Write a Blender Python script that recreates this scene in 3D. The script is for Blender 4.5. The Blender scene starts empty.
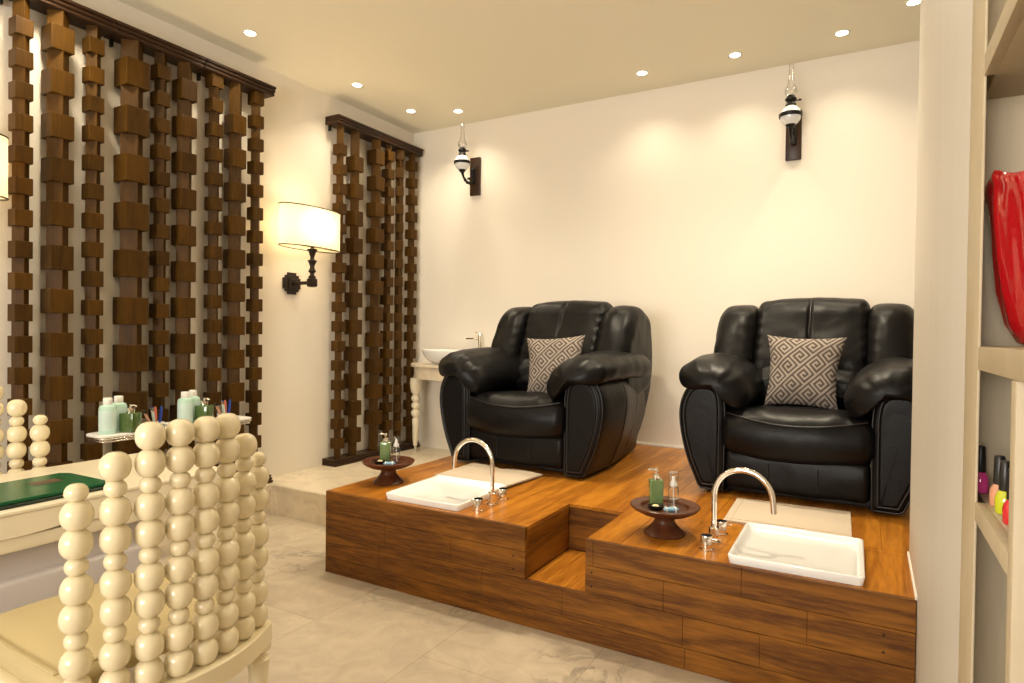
import bpy, bmesh, math, random
from mathutils import Vector, Matrix, noise
random.seed(7)
SC = bpy.context.scene
COL = SC.collection
PI = math.pi
# ------------------------------------------------------------------ camera
YAW, PIT, ROL = -0.5171, -0.0123, 0.0130
fw = Vector((math.sin(YAW)*math.cos(PIT), math.cos(YAW)*math.cos(PIT), math.sin(PIT)))
rt = Vector((math.cos(YAW), -math.sin(YAW), 0)); up = rt.cross(fw)
r2 = rt*math.cos(ROL)+up*math.sin(ROL); u2 = -rt*math.sin(ROL)+up*math.cos(ROL)
cam = bpy.data.cameras.new('camera'); cam.sensor_width = 36; cam.lens = 628.4/1024*36
cam.clip_start = 0.02
co = bpy.data.objects.new('camera', cam); COL.objects.link(co)
co.matrix_world = Matrix(((r2.x, u2.x, -fw.x, 3.9595), (r2.y, u2.y, -fw.y, -4.9391), (r2.z, u2.z, -fw.z, 1.333), (0, 0, 0, 1)))
SC.camera = co
# ------------------------------------------------------------------ world, light, exposure
H = 3.303
W = bpy.data.worlds.new('world'); SC.world = W; W.use_nodes = True
W.node_tree.nodes['Background'].inputs[0].default_value = (.75, .85, 1, 1)
W.node_tree.nodes['Background'].inputs[1].default_value = 0.6
SC.view_settings.view_transform = 'Standard'; SC.view_settings.look = 'None'
SC.view_settings.exposure = 0.36; SC.view_settings.gamma = 1; SC.view_settings.use_curve_mapping = False
WARM = (1.0, .86, .63)
SPOT_W = 10.5; FLOOD_W = 44; REAR_FILL_W = 225
def area(name, loc, rot, sx, sy, power, color):
    l = bpy.data.lights.new(name, 'AREA'); l.shape = 'RECTANGLE'; l.size = sx; l.size_y = sy
    l.energy = power; l.color = color
    o = bpy.data.objects.new(name, l); o.location = loc; o.rotation_euler = rot; COL.objects.link(o); return o
# added fill light beyond the unseen rear window, tilted up to brighten the ceiling
area('rear_fill', (2.6, -8.35, 1.7), (PI/2+.65, 0, 0), 2.6, 1.9, REAR_FILL_W, (1.0, .93, .85))

# ------------------------------------------------------------------ materials
def nt(name):
    m = bpy.data.materials.new(name); m.use_nodes = True
    t = m.node_tree; b = t.nodes['Principled BSDF']; return m, t, b
def nd(t, typ, **kw):
    n = t.nodes.new(typ)
    for k, v in kw.items(): setattr(n, k, v)
    return n
def coords(t, scale, attr=None, obj=True):
    tc = nd(t, 'ShaderNodeTexCoord'); mp = nd(t, 'ShaderNodeMapping'); mp.inputs['Scale'].default_value = scale
    src = tc.outputs['Object']
    if attr:
        a = nd(t, 'ShaderNodeAttribute', attribute_name=attr); mu = nd(t, 'ShaderNodeVectorMath', operation='SCALE')
        mu.inputs[0].default_value = (37.1, 23.7, 51.3); t.links.new(a.outputs['Fac'], mu.inputs['Scale'])
    else:
        a = nd(t, 'ShaderNodeObjectInfo'); mu = nd(t, 'ShaderNodeVectorMath', operation='SCALE')
        mu.inputs[0].default_value = (7.1, 13.7, 5.3); t.links.new(a.outputs['Random'], mu.inputs['Scale'])
    ad = nd(t, 'ShaderNodeVectorMath', operation='ADD'); t.links.new(src, ad.inputs[0]); t.links.new(mu.outputs[0], ad.inputs[1])
    t.links.new(ad.outputs[0], mp.inputs['Vector']); return mp.outputs[0], (a.outputs['Fac'] if attr else a.outputs['Random'])
def plain(name, col, rough=.5, metal=0, spec=.5, bump=0, bscale=60, coat=0, var=0, **kw):
    m, t, b = nt(name)
    b.inputs['Base Color'].default_value = (*col, 1); b.inputs['Roughness'].default_value = rough
    b.inputs['Metallic'].default_value = metal; b.inputs['Specular IOR Level'].default_value = spec
    b.inputs['Coat Weight'].default_value = coat
    v, rnd = coords(t, (1, 1, 1))
    n = nd(t, 'ShaderNodeTexNoise'); n.inputs['Scale'].default_value = bscale; n.inputs['Detail'].default_value = 4
    t.links.new(v, n.inputs['Vector'])
    if bump:
        bp = nd(t, 'ShaderNodeBump'); bp.inputs['Strength'].default_value = bump; bp.inputs['Distance'].default_value = .004
        t.links.new(n.outputs[0], bp.inputs['Height']); t.links.new(bp.outputs[0], b.inputs['Normal'])
    if var:
        mx = nd(t, 'ShaderNodeMix', data_type='RGBA')
        mx.inputs[6].default_value = (*[c*(1-var) for c in col], 1); mx.inputs[7].default_value = (*[min(1, c*(1+var)) for c in col], 1)
        n2 = nd(t, 'ShaderNodeTexNoise'); n2.inputs['Scale'].default_value = 3; n2.inputs['Detail'].default_value = 5
        t.links.new(v, n2.inputs['Vector']); t.links.new(n2.outputs[0], mx.inputs[0]); t.links.new(mx.outputs[2], b.inputs['Base Color'])
    for k, x in kw.items(): b.inputs[k.replace('_', ' ')].default_value = x
    return m
def wood(name, dark, light, axis=2, scale=9, rough=.4, attr=None, tonevar=.35, coat=0, ring=True):
    m, t, b = nt(name)
    s = [scale]*3; s[axis] = scale*.09
    v, rnd = coords(t, s, attr)
    n = nd(t, 'ShaderNodeTexNoise'); n.inputs['Scale'].default_value = 1.0; n.inputs['Detail'].default_value = 6; n.inputs['Distortion'].default_value = .8
    t.links.new(v, n.inputs['Vector'])
    w = nd(t, 'ShaderNodeMath', operation='MULTIPLY'); w.inputs[1].default_value = 7 if ring else 2
    t.links.new(n.outputs[0], w.inputs[0])
    fr = nd(t, 'ShaderNodeMath', operation='SINE'); w2 = nd(t, 'ShaderNodeMath', operation='MULTIPLY'); w2.inputs[1].default_value = PI
    t.links.new(w.outputs[0], w2.inputs[0]); t.links.new(w2.outputs[0], fr.inputs[0])
    n2 = nd(t, 'ShaderNodeTexNoise'); n2.inputs['Scale'].default_value = 11; n2.inputs['Detail'].default_value = 7; n2.inputs['Roughness'].default_value = .62
    t.links.new(v, n2.inputs['Vector'])
    a = nd(t, 'ShaderNodeMath', operation='MULTIPLY_ADD'); a.inputs[1].default_value = .16; a.inputs[2].default_value = .0
    t.links.new(fr.outputs[0], a.inputs[0])
    a2 = nd(t, 'ShaderNodeMath', operation='ADD'); t.links.new(a.outputs[0], a2.inputs[0]); t.links.new(n2.outputs[0], a2.inputs[1])
    a3 = nd(t, 'ShaderNodeMath', operation='MULTIPLY_ADD'); a3.inputs[1].default_value = tonevar; t.links.new(rnd, a3.inputs[0]); 
    a4 = nd(t, 'ShaderNodeMath', operation='SUBTRACT'); a4.inputs[1].default_value = tonevar/2; t.links.new(a2.outputs[0], a4.inputs[0]); t.links.new(a4.outputs[0], a3.inputs[2])
    mx = nd(t, 'ShaderNodeMix', data_type='RGBA'); mx.inputs[6].default_value = (*dark, 1); mx.inputs[7].default_value = (*light, 1)
    t.links.new(a3.outputs[0], mx.inputs[0]); t.links.new(mx.outputs[2], b.inputs['Base Color'])
    b.inputs['Specular IOR Level'].default_value = .28; b.inputs['Roughness'].default_value = rough; b.inputs['Coat Weight'].default_value = coat; b.inputs['Coat Roughness'].default_value = .2
    bp = nd(t, 'ShaderNodeBump'); bp.inputs['Strength'].default_value = .12; bp.inputs['Distance'].default_value = .002
    t.links.new(n2.outputs[0], bp.inputs['Height']); t.links.new(bp.outputs[0], b.inputs['Normal'])
    return m
def marble(name, base, vein, tile=None, rough=.3):
    m, t, b = nt(name)
    tc = nd(t, 'ShaderNodeTexCoord'); g = tc.outputs['Object']
    def noise_(scale, detail, dist=0, src=g):
        n = nd(t, 'ShaderNodeTexNoise'); n.inputs['Scale'].default_value = scale; n.inputs['Detail'].default_value = detail
        n.inputs['Distortion'].default_value = dist; n.inputs['Roughness'].default_value = .62; t.links.new(src, n.inputs['Vector']); return n
    def ramp(src, pts):
        r = nd(t, 'ShaderNodeValToRGB'); e = r.color_ramp.elements
        e[0].position, e[0].color = pts[0][0], (pts[0][1],)*3+(1,); e[1].position, e[1].color = pts[-1][0], (pts[-1][1],)*3+(1,)
        for p, c in pts[1:-1]:
            q = e.new(p); q.color = (c, c, c, 1)
        t.links.new(src, r.inputs[0]); return r.outputs[0]
    big = noise_(1.3, 5, .4); sm = noise_(7, 8, 1.0); vn = noise_(2.3, 9, 1.6); msk = noise_(1.1, 3, .2)
    v = ramp(vn.outputs[0], [(.47, 0), (.497, 1), (.503, 1), (.53, 0)])
    mk = ramp(msk.outputs[0], [(.5, 0), (.66, 1)])
    vv = nd(t, 'ShaderNodeMath', operation='MULTIPLY'); t.links.new(v, vv.inputs[0]); t.links.new(mk, vv.inputs[1])
    sp = ramp(sm.outputs[0], [(.35, 0), (.7, 1)])
    c0 = nd(t, 'ShaderNodeMix', data_type='RGBA'); c0.inputs[6].default_value = (*[x*.64 for x in base], 1); c0.inputs[7].default_value = (*[min(1, x*1.12) for x in base], 1)
    av = nd(t, 'ShaderNodeMath', operation='MULTIPLY_ADD'); av.inputs[1].default_value = .5
    t.links.new(sp, av.inputs[0])
    hb = nd(t, 'ShaderNodeMath', operation='MULTIPLY'); hb.inputs[1].default_value = .6; t.links.new(big.outputs[0], hb.inputs[0]); t.links.new(hb.outputs[0], av.inputs[2])
    t.links.new(av.outputs[0], c0.inputs[0])
    c1 = nd(t, 'ShaderNodeMix', data_type='RGBA'); c1.inputs[7].default_value = (*vein, 1)
    t.links.new(c0.outputs[2], c1.inputs[6])
    vs = nd(t, 'ShaderNodeMath', operation='MULTIPLY'); vs.inputs[1].default_value = .6; t.links.new(vv.outputs[0], vs.inputs[0]); t.links.new(vs.outputs[0], c1.inputs[0])
    out = c1.outputs[2]
    if tile:
        br = nd(t, 'ShaderNodeTexBrick'); br.inputs['Scale'].default_value = 1; br.inputs['Brick Width'].default_value = tile[0]
        br.inputs['Row Height'].default_value = tile[1]; br.inputs['Mortar Size'].default_value = .0022; br.inputs['Mortar Smooth'].default_value = .3
        br.inputs['Color1'].default_value = (1, 1, 1, 1); br.inputs['Color2'].default_value = (.86, .84, .82, 1); br.inputs['Mortar'].default_value = (.66, .6, .52, 1)
        mp = nd(t, 'ShaderNodeMapping'); mp.inputs['Rotation'].default_value = (0, 0, PI/2); mp.inputs['Location'].default_value = tile[2]
        t.links.new(g, mp.inputs['Vector']); t.links.new(mp.outputs[0], br.inputs['Vector'])
        mm = nd(t, 'ShaderNodeMix', data_type='RGBA', blend_type='MULTIPLY'); mm.inputs[0].default_value = 1
        t.links.new(out, mm.inputs[6]); t.links.new(br.outputs['Color'], mm.inputs[7]); out = mm.outputs[2]
    t.links.new(out, b.inputs['Base Color']); b.inputs['Roughness'].default_value = rough
    return m
def leather(name, col):
    m, t, b = nt(name)
    b.inputs['Base Color'].default_value = (*col, 1); b.inputs['Roughness'].default_value = .38; b.inputs['Specular IOR Level'].default_value = .19
    v, rnd = coords(t, (1, 1, 1))
    n = nd(t, 'ShaderNodeTexNoise'); n.inputs['Scale'].default_value = 9; n.inputs['Detail'].default_value = 3; n.inputs['Distortion'].default_value = 1.2
    n2 = nd(t, 'ShaderNodeTexVoronoi'); n2.inputs['Scale'].default_value = 260
    t.links.new(v, n.inputs['Vector']); t.links.new(v, n2.inputs['Vector'])
    ad = nd(t, 'ShaderNodeMath', operation='MULTIPLY_ADD'); ad.inputs[1].default_value = .03; t.links.new(n2.outputs[0], ad.inputs[0]); t.links.new(n.outputs[0], ad.inputs[2])
    bp = nd(t, 'ShaderNodeBump'); bp.inputs['Strength'].default_value = .12; bp.inputs['Distance'].default_value = .02
    t.links.new(ad.outputs[0], bp.inputs['Height']); t.links.new(bp.outputs[0], b.inputs['Normal'])
    return m
def glass(name, col=(1, 1, 1), rough=.03, thin=.75):
    m, t, b = nt(name)
    tr = nd(t, 'ShaderNodeBsdfTransparent'); tr.inputs[0].default_value = (*col, 1)
    gl = nd(t, 'ShaderNodeBsdfGlossy'); gl.inputs['Roughness'].default_value = rough
    fz = nd(t, 'ShaderNodeLayerWeight'); fz.inputs[0].default_value = .35
    mx = nd(t, 'ShaderNodeMixShader'); t.links.new(fz.outputs['Facing'], mx.inputs[0]); t.links.new(tr.outputs[0], mx.inputs[1]); t.links.new(gl.outputs[0], mx.inputs[2])
    t.links.new(mx.outputs[0], t.nodes['Material Output'].inputs['Surface']); return m
def emit(name, col, s):
    m, t, b = nt(name); b.inputs['Base Color'].default_value = (*col, 1)
    b.inputs['Emission Color'].default_value = (*col, 1); b.inputs['Emission Strength'].default_value = s; return m
M = {}
M['wall'] = plain('cream_wall_paint', (.84, .78, .68), .75, spec=.2, bump=.05, bscale=200)
M['ceil'] = plain('ceiling_paint', (.91, .86, .70), .85, spec=.2)
M['panel'] = wood('pale_limed_wood', (.60, .56, .50), (.66, .62, .56), 2, 5, .55, tonevar=.0, ring=False)
M['panel2'] = wood('pale_shelf_wood', (.50, .42, .28), (.62, .53, .38), 2, 9, .55, tonevar=.0, ring=False)
M['floor'] = marble('travertine_floor', (.60, .51, .39), (.12, .10, .09), (1.25, .62, (.25, .1, 0)), .32)
M['marble'] = marble('cream_marble', (.80, .69, .52), (.45, .36, .26), None, .3)
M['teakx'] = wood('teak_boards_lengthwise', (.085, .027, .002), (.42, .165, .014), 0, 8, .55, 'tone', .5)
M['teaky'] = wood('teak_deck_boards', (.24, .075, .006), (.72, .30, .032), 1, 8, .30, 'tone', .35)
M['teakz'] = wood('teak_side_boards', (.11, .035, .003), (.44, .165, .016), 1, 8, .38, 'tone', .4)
M['gap'] = plain('dark_gap', (.02, .01, .005), .9)
M['block'] = wood('walnut_blocks', (.018, .008, .001), (.105, .046, .004), 2, 8, .5, None, .22, ring=False)
M['block'].node_tree.nodes['Principled BSDF'].inputs['Specular IOR Level'].default_value = .15
M['rail'] = wood('dark_walnut_rail', (.014, .006, .003), (.062, .027, .010), 1, 8, .35, None, .1, ring=False)
M['darkwood'] = wood('dark_turned_wood', (.035, .010, .004), (.13, .040, .014), 2, 12, .3, None, .1, ring=False)
M['leather'] = leather('black_leather', (.004, .0036, .0038))
M['piping'] = plain('black_piping', (.009, .009, .010), .35)
M['foot'] = plain('black_plastic', (.01, .01, .01), .5)
M['ceramic'] = plain('white_ceramic', (.86, .86, .85), .12, coat=.3)
M['chrome'] = plain('chrome', (.86, .82, .76), .07, 1)
M['steel'] = plain('brushed_steel', (.7, .68, .64), .25, 1)
M['bead'] = plain('cream_lacquer', (.80, .70, .47), .27, coat=.35, coat_Roughness=.1) if False else plain('cream_lacquer', (.80, .70, .47), .27, coat=.35)
M['vinyl'] = plain('cream_vinyl', (.52, .42, .22), .45, bump=.1, bscale=300)
M['lilac'] = plain('pale_grey_panel', (.60, .56, .56), .4)
M['desk'] = plain('cream_table_lacquer', (.84, .76, .58), .35)
M['green'] = wood('green_stained_cover', (.004, .045, .016), (.02, .16, .06), 1, 22, .25, None, 0, ring=False)
M['greend'] = plain('dark_green_cover', (.006, .02, .010), .35)
M['emblem'] = plain('brown_emblem', (.10, .06, .03), .45)
M['darkmetal'] = plain('bronzed_metal', (.035, .022, .015), .38, .6, bump=.3, bscale=90)
M['shade'] = None
M['towel'] = plain('beige_towel', (.62, .52, .41), .95, spec=.1, bump=.8, bscale=260)
M['seafoam'] = plain('pale_seafoam_bottle', (.50, .74, .64), .35)
M['label'] = plain('pale_label', (.62, .80, .76), .45)
M['cap'] = plain('white_cap', (.85, .84, .80), .35)
M['olive'] = plain('olive_green_ceramic', (.07, .13, .03), .15, coat=.5)
M['greenglass'] = plain('green_liquid_bottle', (.15, .23, .085), .08, coat=.6)
M['clear'] = glass('clear_plastic')
M['mist'] = plain('frosted_pump', (.75, .74, .72), .3)
M['blue'] = plain('blue_wrap', (.22, .42, .58), .4)
M['black'] = plain('black_gloss', (.01, .01, .01), .15)
M['soap'] = plain('yellow_soap', (.75, .65, .35), .5)
M['red'] = plain('red_glass', (.40, .004, .009), .08, coat=1)
M['pink'] = plain('pink_polish', (.75, .06, .30), .1, coat=1)
M['peach'] = plain('peach_polish', (.72, .33, .20), .1, coat=1)
M['lime'] = plain('lime_polish', (.60, .65, .02), .1, coat=1)
M['redp'] = plain('red_polish', (.7, .02, .03), .1, coat=1)
M['capblack'] = plain('black_cap', (.012, .012, .012), .35)
M['coral'] = plain('coral_plastic', (.80, .22, .16), .4)
M['cobalt'] = plain('cobalt_plastic', (.03, .08, .45), .4)
M['porcelain'] = plain('white_porcelain', (.85, .86, .86), .1, coat=.4)
M['iron'] = plain('black_cast_iron', (.012, .010, .009), .4, .4, bump=.4, bscale=120)
M['trim'] = plain('white_trim', (.82, .78, .70), .5)
M['lamp'] = emit('glowing_lamp', (1, .86, .62), 14)
M['bulb'] = emit('glowing_bulb', (1, .72, .36), 2.5)
M['pane'] = glass('window_glass')
def shade_mat():
    m, t, b = nt('cream_fabric_shade')
    tl = nd(t, 'ShaderNodeBsdfTranslucent'); tl.inputs[0].default_value = (.95, .86, .62, 1)
    df = nd(t, 'ShaderNodeBsdfDiffuse'); df.inputs[0].default_value = (.85, .76, .56, 1)
    mx = nd(t, 'ShaderNodeMixShader'); mx.inputs[0].default_value = .6
    w = nd(t, 'ShaderNodeTexWave'); w.inputs['Scale'].default_value = 60; w.bands_direction = 'Z'
    tc = nd(t, 'ShaderNodeTexCoord'); t.links.new(tc.outputs['Object'], w.inputs['Vector'])
    bp = nd(t, 'ShaderNodeBump'); bp.inputs['Strength'].default_value = .1; t.links.new(w.outputs[0], bp.inputs['Height']); t.links.new(bp.outputs[0], df.inputs['Normal'])
    t.links.new(df.outputs[0], mx.inputs[1]); t.links.new(tl.outputs[0], mx.inputs[2])
    t.links.new(mx.outputs[0], t.nodes['Material Output'].inputs['Surface']); return m
M['shade'] = shade_mat()
def greek():
    m, t, b = nt('taupe_fabric'); return m
M['taupe_d'] = plain('dark_taupe_fabric', (.085, .068, .060), .9, spec=.1, bump=.5, bscale=400)
M['taupe_l'] = plain('light_taupe_fabric', (.31, .265, .225), .85, spec=.15, bump=.5, bscale=400)

# ------------------------------------------------------------------ geometry helpers
class MB:
    def __init__(s): s.bm = bmesh.new(); s.tones = {}
    def add(s, verts, faces, mat=0, tone=None):
        vs = [s.bm.verts.new(v) for v in verts]; out = []
        for f in faces:
            try: q = s.bm.faces.new([vs[i] for i in f])
            except ValueError: continue
            q.material_index = mat; out.append(q)
            if tone is not None: s.tones[q] = tone
        return out
    def box(s, x0, x1, y0, y1, z0, z1, mat=0, bev=0, tone=None, rot=None, seg=2):
        t = bmesh.new(); bmesh.ops.create_cube(t, size=1)
        for v in t.verts: v.co = Vector(((x0+x1)/2+v.co.x*(x1-x0), (y0+y1)/2+v.co.y*(y1-y0), (z0+z1)/2+v.co.z*(z1-z0)))
        if bev: bmesh.ops.bevel(t, geom=t.edges[:], offset=bev, segments=seg, affect='EDGES', profile=.5)
        if rot is not None:
            c = Vector(((x0+x1)/2, (y0+y1)/2, (z0+z1)/2))
            for v in t.verts: v.co = rot @ (v.co-c)+c
        t.verts.index_update()
        s.add([v.co.copy() for v in t.verts], [[v.index for v in f.verts] for f in t.faces], mat, tone); t.free(); return s
    def loft(s, rings, cap=True, mat=0, closed=True):
        n = len(rings[0]); V = [p for r in rings for p in r]; F = []
        for i in range(len(rings)-1):
            for j in range(n if closed else n-1):
                k = (j+1) % n; F.append([i*n+j, i*n+k, (i+1)*n+k, (i+1)*n+j])
        if cap: F.append(list(range(n))[::-1]); F.append([(len(rings)-1)*n+j for j in range(n)])
        s.add(V, F, mat); return s
    def lathe(s, prof, seg=32, c=(0, 0, 0), mat=0, fn=None, cap=True, sx=1, sy=1):
        rings = []
        for r, z in prof:
            ring = []
            for k in range(seg):
                a = 2*PI*k/seg; rr = max(r, 1e-4)
                p = Vector((c[0]+rr*sx*math.cos(a), c[1]+rr*sy*math.sin(a), c[2]+z))
                if fn: p = fn(p, a, r, z)
                ring.append(p)
            rings.append(ring)
        return s.loft(rings, cap, mat)
    def tube(s, path, r, seg=12, mat=0, closed=False, cap=True):
        P = [Vector(p) for p in path]; n = len(P); rings = []; prev = None
        R = r if isinstance(r, (list, tuple)) else [r]*n
        for i, p in enumerate(P):
            if closed: d = P[(i+1) % n]-P[i-1]
            else: d = P[min(i+1, n-1)]-P[max(i-1, 0)]
            d.normalize()
            if prev is None:
                a = Vector((0, 0, 1)) if abs(d.z) < .9 else Vector((1, 0, 0)); u = d.cross(a).normalized()
            else: u = (prev-d*prev.dot(d)).normalized()
            prev = u; w = d.cross(u)
            rings.append([p+(u*math.cos(2*PI*k/seg)+w*math.sin(2*PI*k/seg))*R[i] for k in range(seg)])
        if closed: rings.append(rings[0][:]); return s.loft(rings, False, mat)
        return s.loft(rings, cap, mat)
    def grid(s, fn, nu, nv, mat=0, matfn=None):
        V = [fn(i/nu, j/nv) for j in range(nv+1) for i in range(nu+1)]
        vs = [s.bm.verts.new(v) for v in V]
        for j in range(nv):
            for i in range(nu):
                q = s.bm.faces.new([vs[j*(nu+1)+i], vs[j*(nu+1)+i+1], vs[(j+1)*(nu+1)+i+1], vs[(j+1)*(nu+1)+i]])
                q.material_index = matfn(i, j) if matfn else mat
        return s
    def deform(s, fn):
        for v in s.bm.verts: v.co = fn(v.co.copy())
        return s
    def mesh(s, name, mats, smooth=None, weld=True):
        bm = s.bm
        tl = bm.faces.layers.float.new('tone') if s.tones else None
        if tl:
            for f, tn in s.tones.items():
                if f.is_valid: f[tl] = tn
        if weld: bmesh.ops.remove_doubles(bm, verts=bm.verts, dist=1e-5)
        bmesh.ops.recalc_face_normals(bm, faces=bm.faces)
        me = bpy.data.meshes.new(name); bm.to_mesh(me); bm.free()
        for m in (mats if isinstance(mats, (list, tuple)) else [mats]): me.materials.append(M[m])
        if smooth is not None:
            me.polygons.foreach_set('use_smooth', [True]*len(me.polygons)); me.set_sharp_from_angle(angle=math.radians(smooth))
        return me
    def obj(s, name, mats, parent=None, smooth=35, loc=None, weld=True, label=None):
        o = bpy.data.objects.new(name, s.mesh(name, mats, smooth, weld)); COL.objects.link(o)
        if parent: o.parent = parent
        if loc: o.location = loc
        if label: o['label'] = label
        return o
def thing(name, label, cat, loc=(0, 0, 0), rotz=0, group=None):
    o = bpy.data.objects.new(name, None); COL.objects.link(o); o.location = loc; o.rotation_euler = (0, 0, rotz)
    o.empty_display_size = .1
    return tag(o, label, cat, group)
def tag(o, label, cat, group=None):
    o['label'] = label; o['category'] = cat
    if group: o['group'] = group
    return o
def struct(o): o['kind'] = 'structure'; return o
def kids(o, idx):
    return idx.get(o.name, [])
def copy_tree(o, parent=None):
    idx = {}
    for x in COL.objects:
        if x.parent: idx.setdefault(x.parent.name, []).append(x)
    def rec(a, par):
        c = a.copy(); COL.objects.link(c)
        if par: c.parent = par
        for ch in idx.get(a.name, []): rec(ch, c)
        return c
    return rec(o, parent)
def dup(o, loc, rotz, label, group=None):
    c = copy_tree(o); c.location = loc; c.rotation_euler = (0, 0, rotz); c['label'] = label
    if group: c['group'] = group
    return c
def chaikin(P, n=2, w=.25):
    for _ in range(n):
        Q = []
        for i in range(len(P)):
            a, b = P[i], P[(i+1) % len(P)]
            Q += [(a[0]*(1-w)+b[0]*w, a[1]*(1-w)+b[1]*w), (a[0]*w+b[0]*(1-w), a[1]*w+b[1]*(1-w))]
        P = Q
    return P
def resample(P, n):
    L = [0]
    for i in range(len(P)): L.append(L[-1]+math.dist(P[i], P[(i+1) % len(P)]))
    out = []; k = 0
    for j in range(n):
        t = L[-1]*j/n
        while L[k+1] < t: k += 1
        f = (t-L[k])/(L[k+1]-L[k]+1e-12); a, b = P[k], P[(k+1) % len(P)]
        out.append((a[0]+(b[0]-a[0])*f, a[1]+(b[1]-a[1])*f))
    return out
def inset(P, d):
    n = len(P); A = sum(P[i][0]*P[(i+1) % n][1]-P[(i+1) % n][0]*P[i][1] for i in range(n)); sg = 1 if A > 0 else -1
    out = []
    for i in range(n):
        a, b = P[i-1], P[(i+1) % n]; tx, ty = b[0]-a[0], b[1]-a[1]; l = math.hypot(tx, ty)+1e-9
        out.append((P[i][0]-ty/l*sg*d, P[i][1]+tx/l*sg*d))
    return out
def puff(mb, prof, a0, a1, r, axis='x', n=3, bulge=0, res=48, steps=6, mid=10, mat=0, rough=0, sm=2, shrink=0):
    """soft padded form: a smooth closed outline swept from a0 to a1 with rounded ends"""
    P = resample(chaikin(prof, sm), res); st = []
    for k in range(steps+1):
        th = PI/2*k/steps; st.append((a0+r*(1-math.cos(th))*1.0 if False else a0+r*(1-math.sin(PI/2-th)), r*(1-math.sin(th))))
    L = [(a0+r*(1-math.cos(PI/2*k/steps)), r*(1-math.sin(PI/2*k/steps))) for k in range(steps+1)]
    Rr = [(a1-(a-a0), d) for a, d in L][::-1]
    Mi = [(L[-1][0]+(Rr[0][0]-L[-1][0])*k/mid, 0) for k in range(1, mid)]
    rings = []
    for a, d in L+Mi+Rr:
        t = (a-(a0+a1)/2)/((a1-a0)/2); Q = inset(P, (0 if shrink else d)-bulge*(1-t*t))
        if shrink:
            cx = sum(p for p, q in Q)/len(Q); cy = sum(q for p, q in Q)/len(Q); f = 1-d/shrink
            Q = [(cx+(p-cx)*f, cy+(q-cy)*f) for p, q in Q]
        rings.append([Vector((a, p, q)) if axis == 'x' else (Vector((p, a, q)) if axis == 'y' else Vector((p, q, a))) for p, q in Q])
    def capr(ring, f):
        c = sum(ring, Vector())/len(ring); return [c+(v-c)*f for v in ring]
    rings = [capr(rings[0], f) for f in (.25, .6, .9, .97)]+rings+[capr(rings[-1], f) for f in (.97, .9, .6, .25)]
    mb.loft(rings, True, mat)
    if rough:
        off = Vector((a0*13.1, a1*7.7, r*99))
        def fn(v):
            nn = noise.noise_vector(v*6+off)*rough+noise.noise_vector(v*15+off)*rough*.35
            return v+nn
        mb.deform(fn)
    return mb

# ------------------------------------------------------------------ the room
ZD = .45; ZS = .214; YF = -2.425; XL = 1.355; XB1 = 2.612; XB2 = 2.908; YN = -1.94; XR = 4.115; YR = -1.90; RX = 5.3; YB = -8.0
struct(MB().box(-.3, RX+.3, YB-.3, .3, -.12, 0).obj('floor', 'floor', smooth=None))
struct(MB().box(-.3, RX+.3, YB-.3, .3, H, H+.12).obj('ceiling', 'ceil', smooth=None))
struct(MB().box(-.2, 0, YB-.2, .2, 0, H).obj('wall_left', 'wall', smooth=None))
struct(MB().box(0, RX, 0, .2, 0, H).obj('wall_back', 'wall', smooth=None))
struct(MB().box(RX, RX+.2, YB-.2, .2, 0, H).obj('wall_right', 'wall', smooth=None))
mb = MB()
mb.box(-.0, 1.3, YB-.2, YB, 0, H).box(3.9, RX, YB-.2, YB, 0, H).box(1.3, 3.9, YB-.2, YB, 0, .75).box(1.3, 3.9, YB-.2, YB, 2.65, H)
struct(mb.obj('wall_front', 'wall', smooth=None))
wn = struct(MB().box(1.3, 3.9, YB-.12, YB-.08, .75, .81).box(1.3, 3.9, YB-.12, YB-.08, 2.59, 2.65).box(1.3, 1.36, YB-.12, YB-.08, .75, 2.65)
       .box(3.84, 3.9, YB-.12, YB-.08, .75, 2.65).box(2.57, 2.63, YB-.12, YB-.08, .75, 2.65).obj('added_window_1', 'trim', smooth=None))  # unseen window, added as the opening for the rear fill light
MB().box(1.36, 3.84, YB-.105, YB-.095, .81, 2.59).obj('pane', 'pane', wn, smooth=None)
# partition whose end stands beside the second recliner
struct(MB().box(XR, 4.60, -3.505, YR, 0, H, bev=.012).obj('wall_partition', 'panel', smooth=30))
struct(MB().box(XR-.006, XR, -2.42, YR, ZD, ZD+.012).box(XR-.005, XR, -3.4, YF-.022, 0, .012).obj('baseboard_right', 'trim', smooth=None))
struct(MB().box(XL, 4.60, -.012, 0, ZD, ZD+.014).box(.25, XL, -.012, 0, ZS, ZS+.012).obj('baseboard_back', 'trim', smooth=None))

# marble step with its ledge along the left wall
mb = MB()
pts = [(.001, YB+.001), (.183, YB+.001), (.183, -1.828), (XL-.002, -1.828), (XL-.002, -.001), (.001, -.001)]
mb.loft([[Vector((x, y, 0)) for x, y in pts], [Vector((x, y, ZS-.008)) for x, y in pts], [Vector((x-(.004 if x > .05 and y < 0 and x < .5 else 0), y+(.006 if y == -1.828 else 0), ZS)) for x, y in pts]])
tag(mb.obj('marble_step', 'marble', smooth=None), 'cream marble step along the left wall, under the block screens and beside the wooden platform', 'step')

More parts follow.
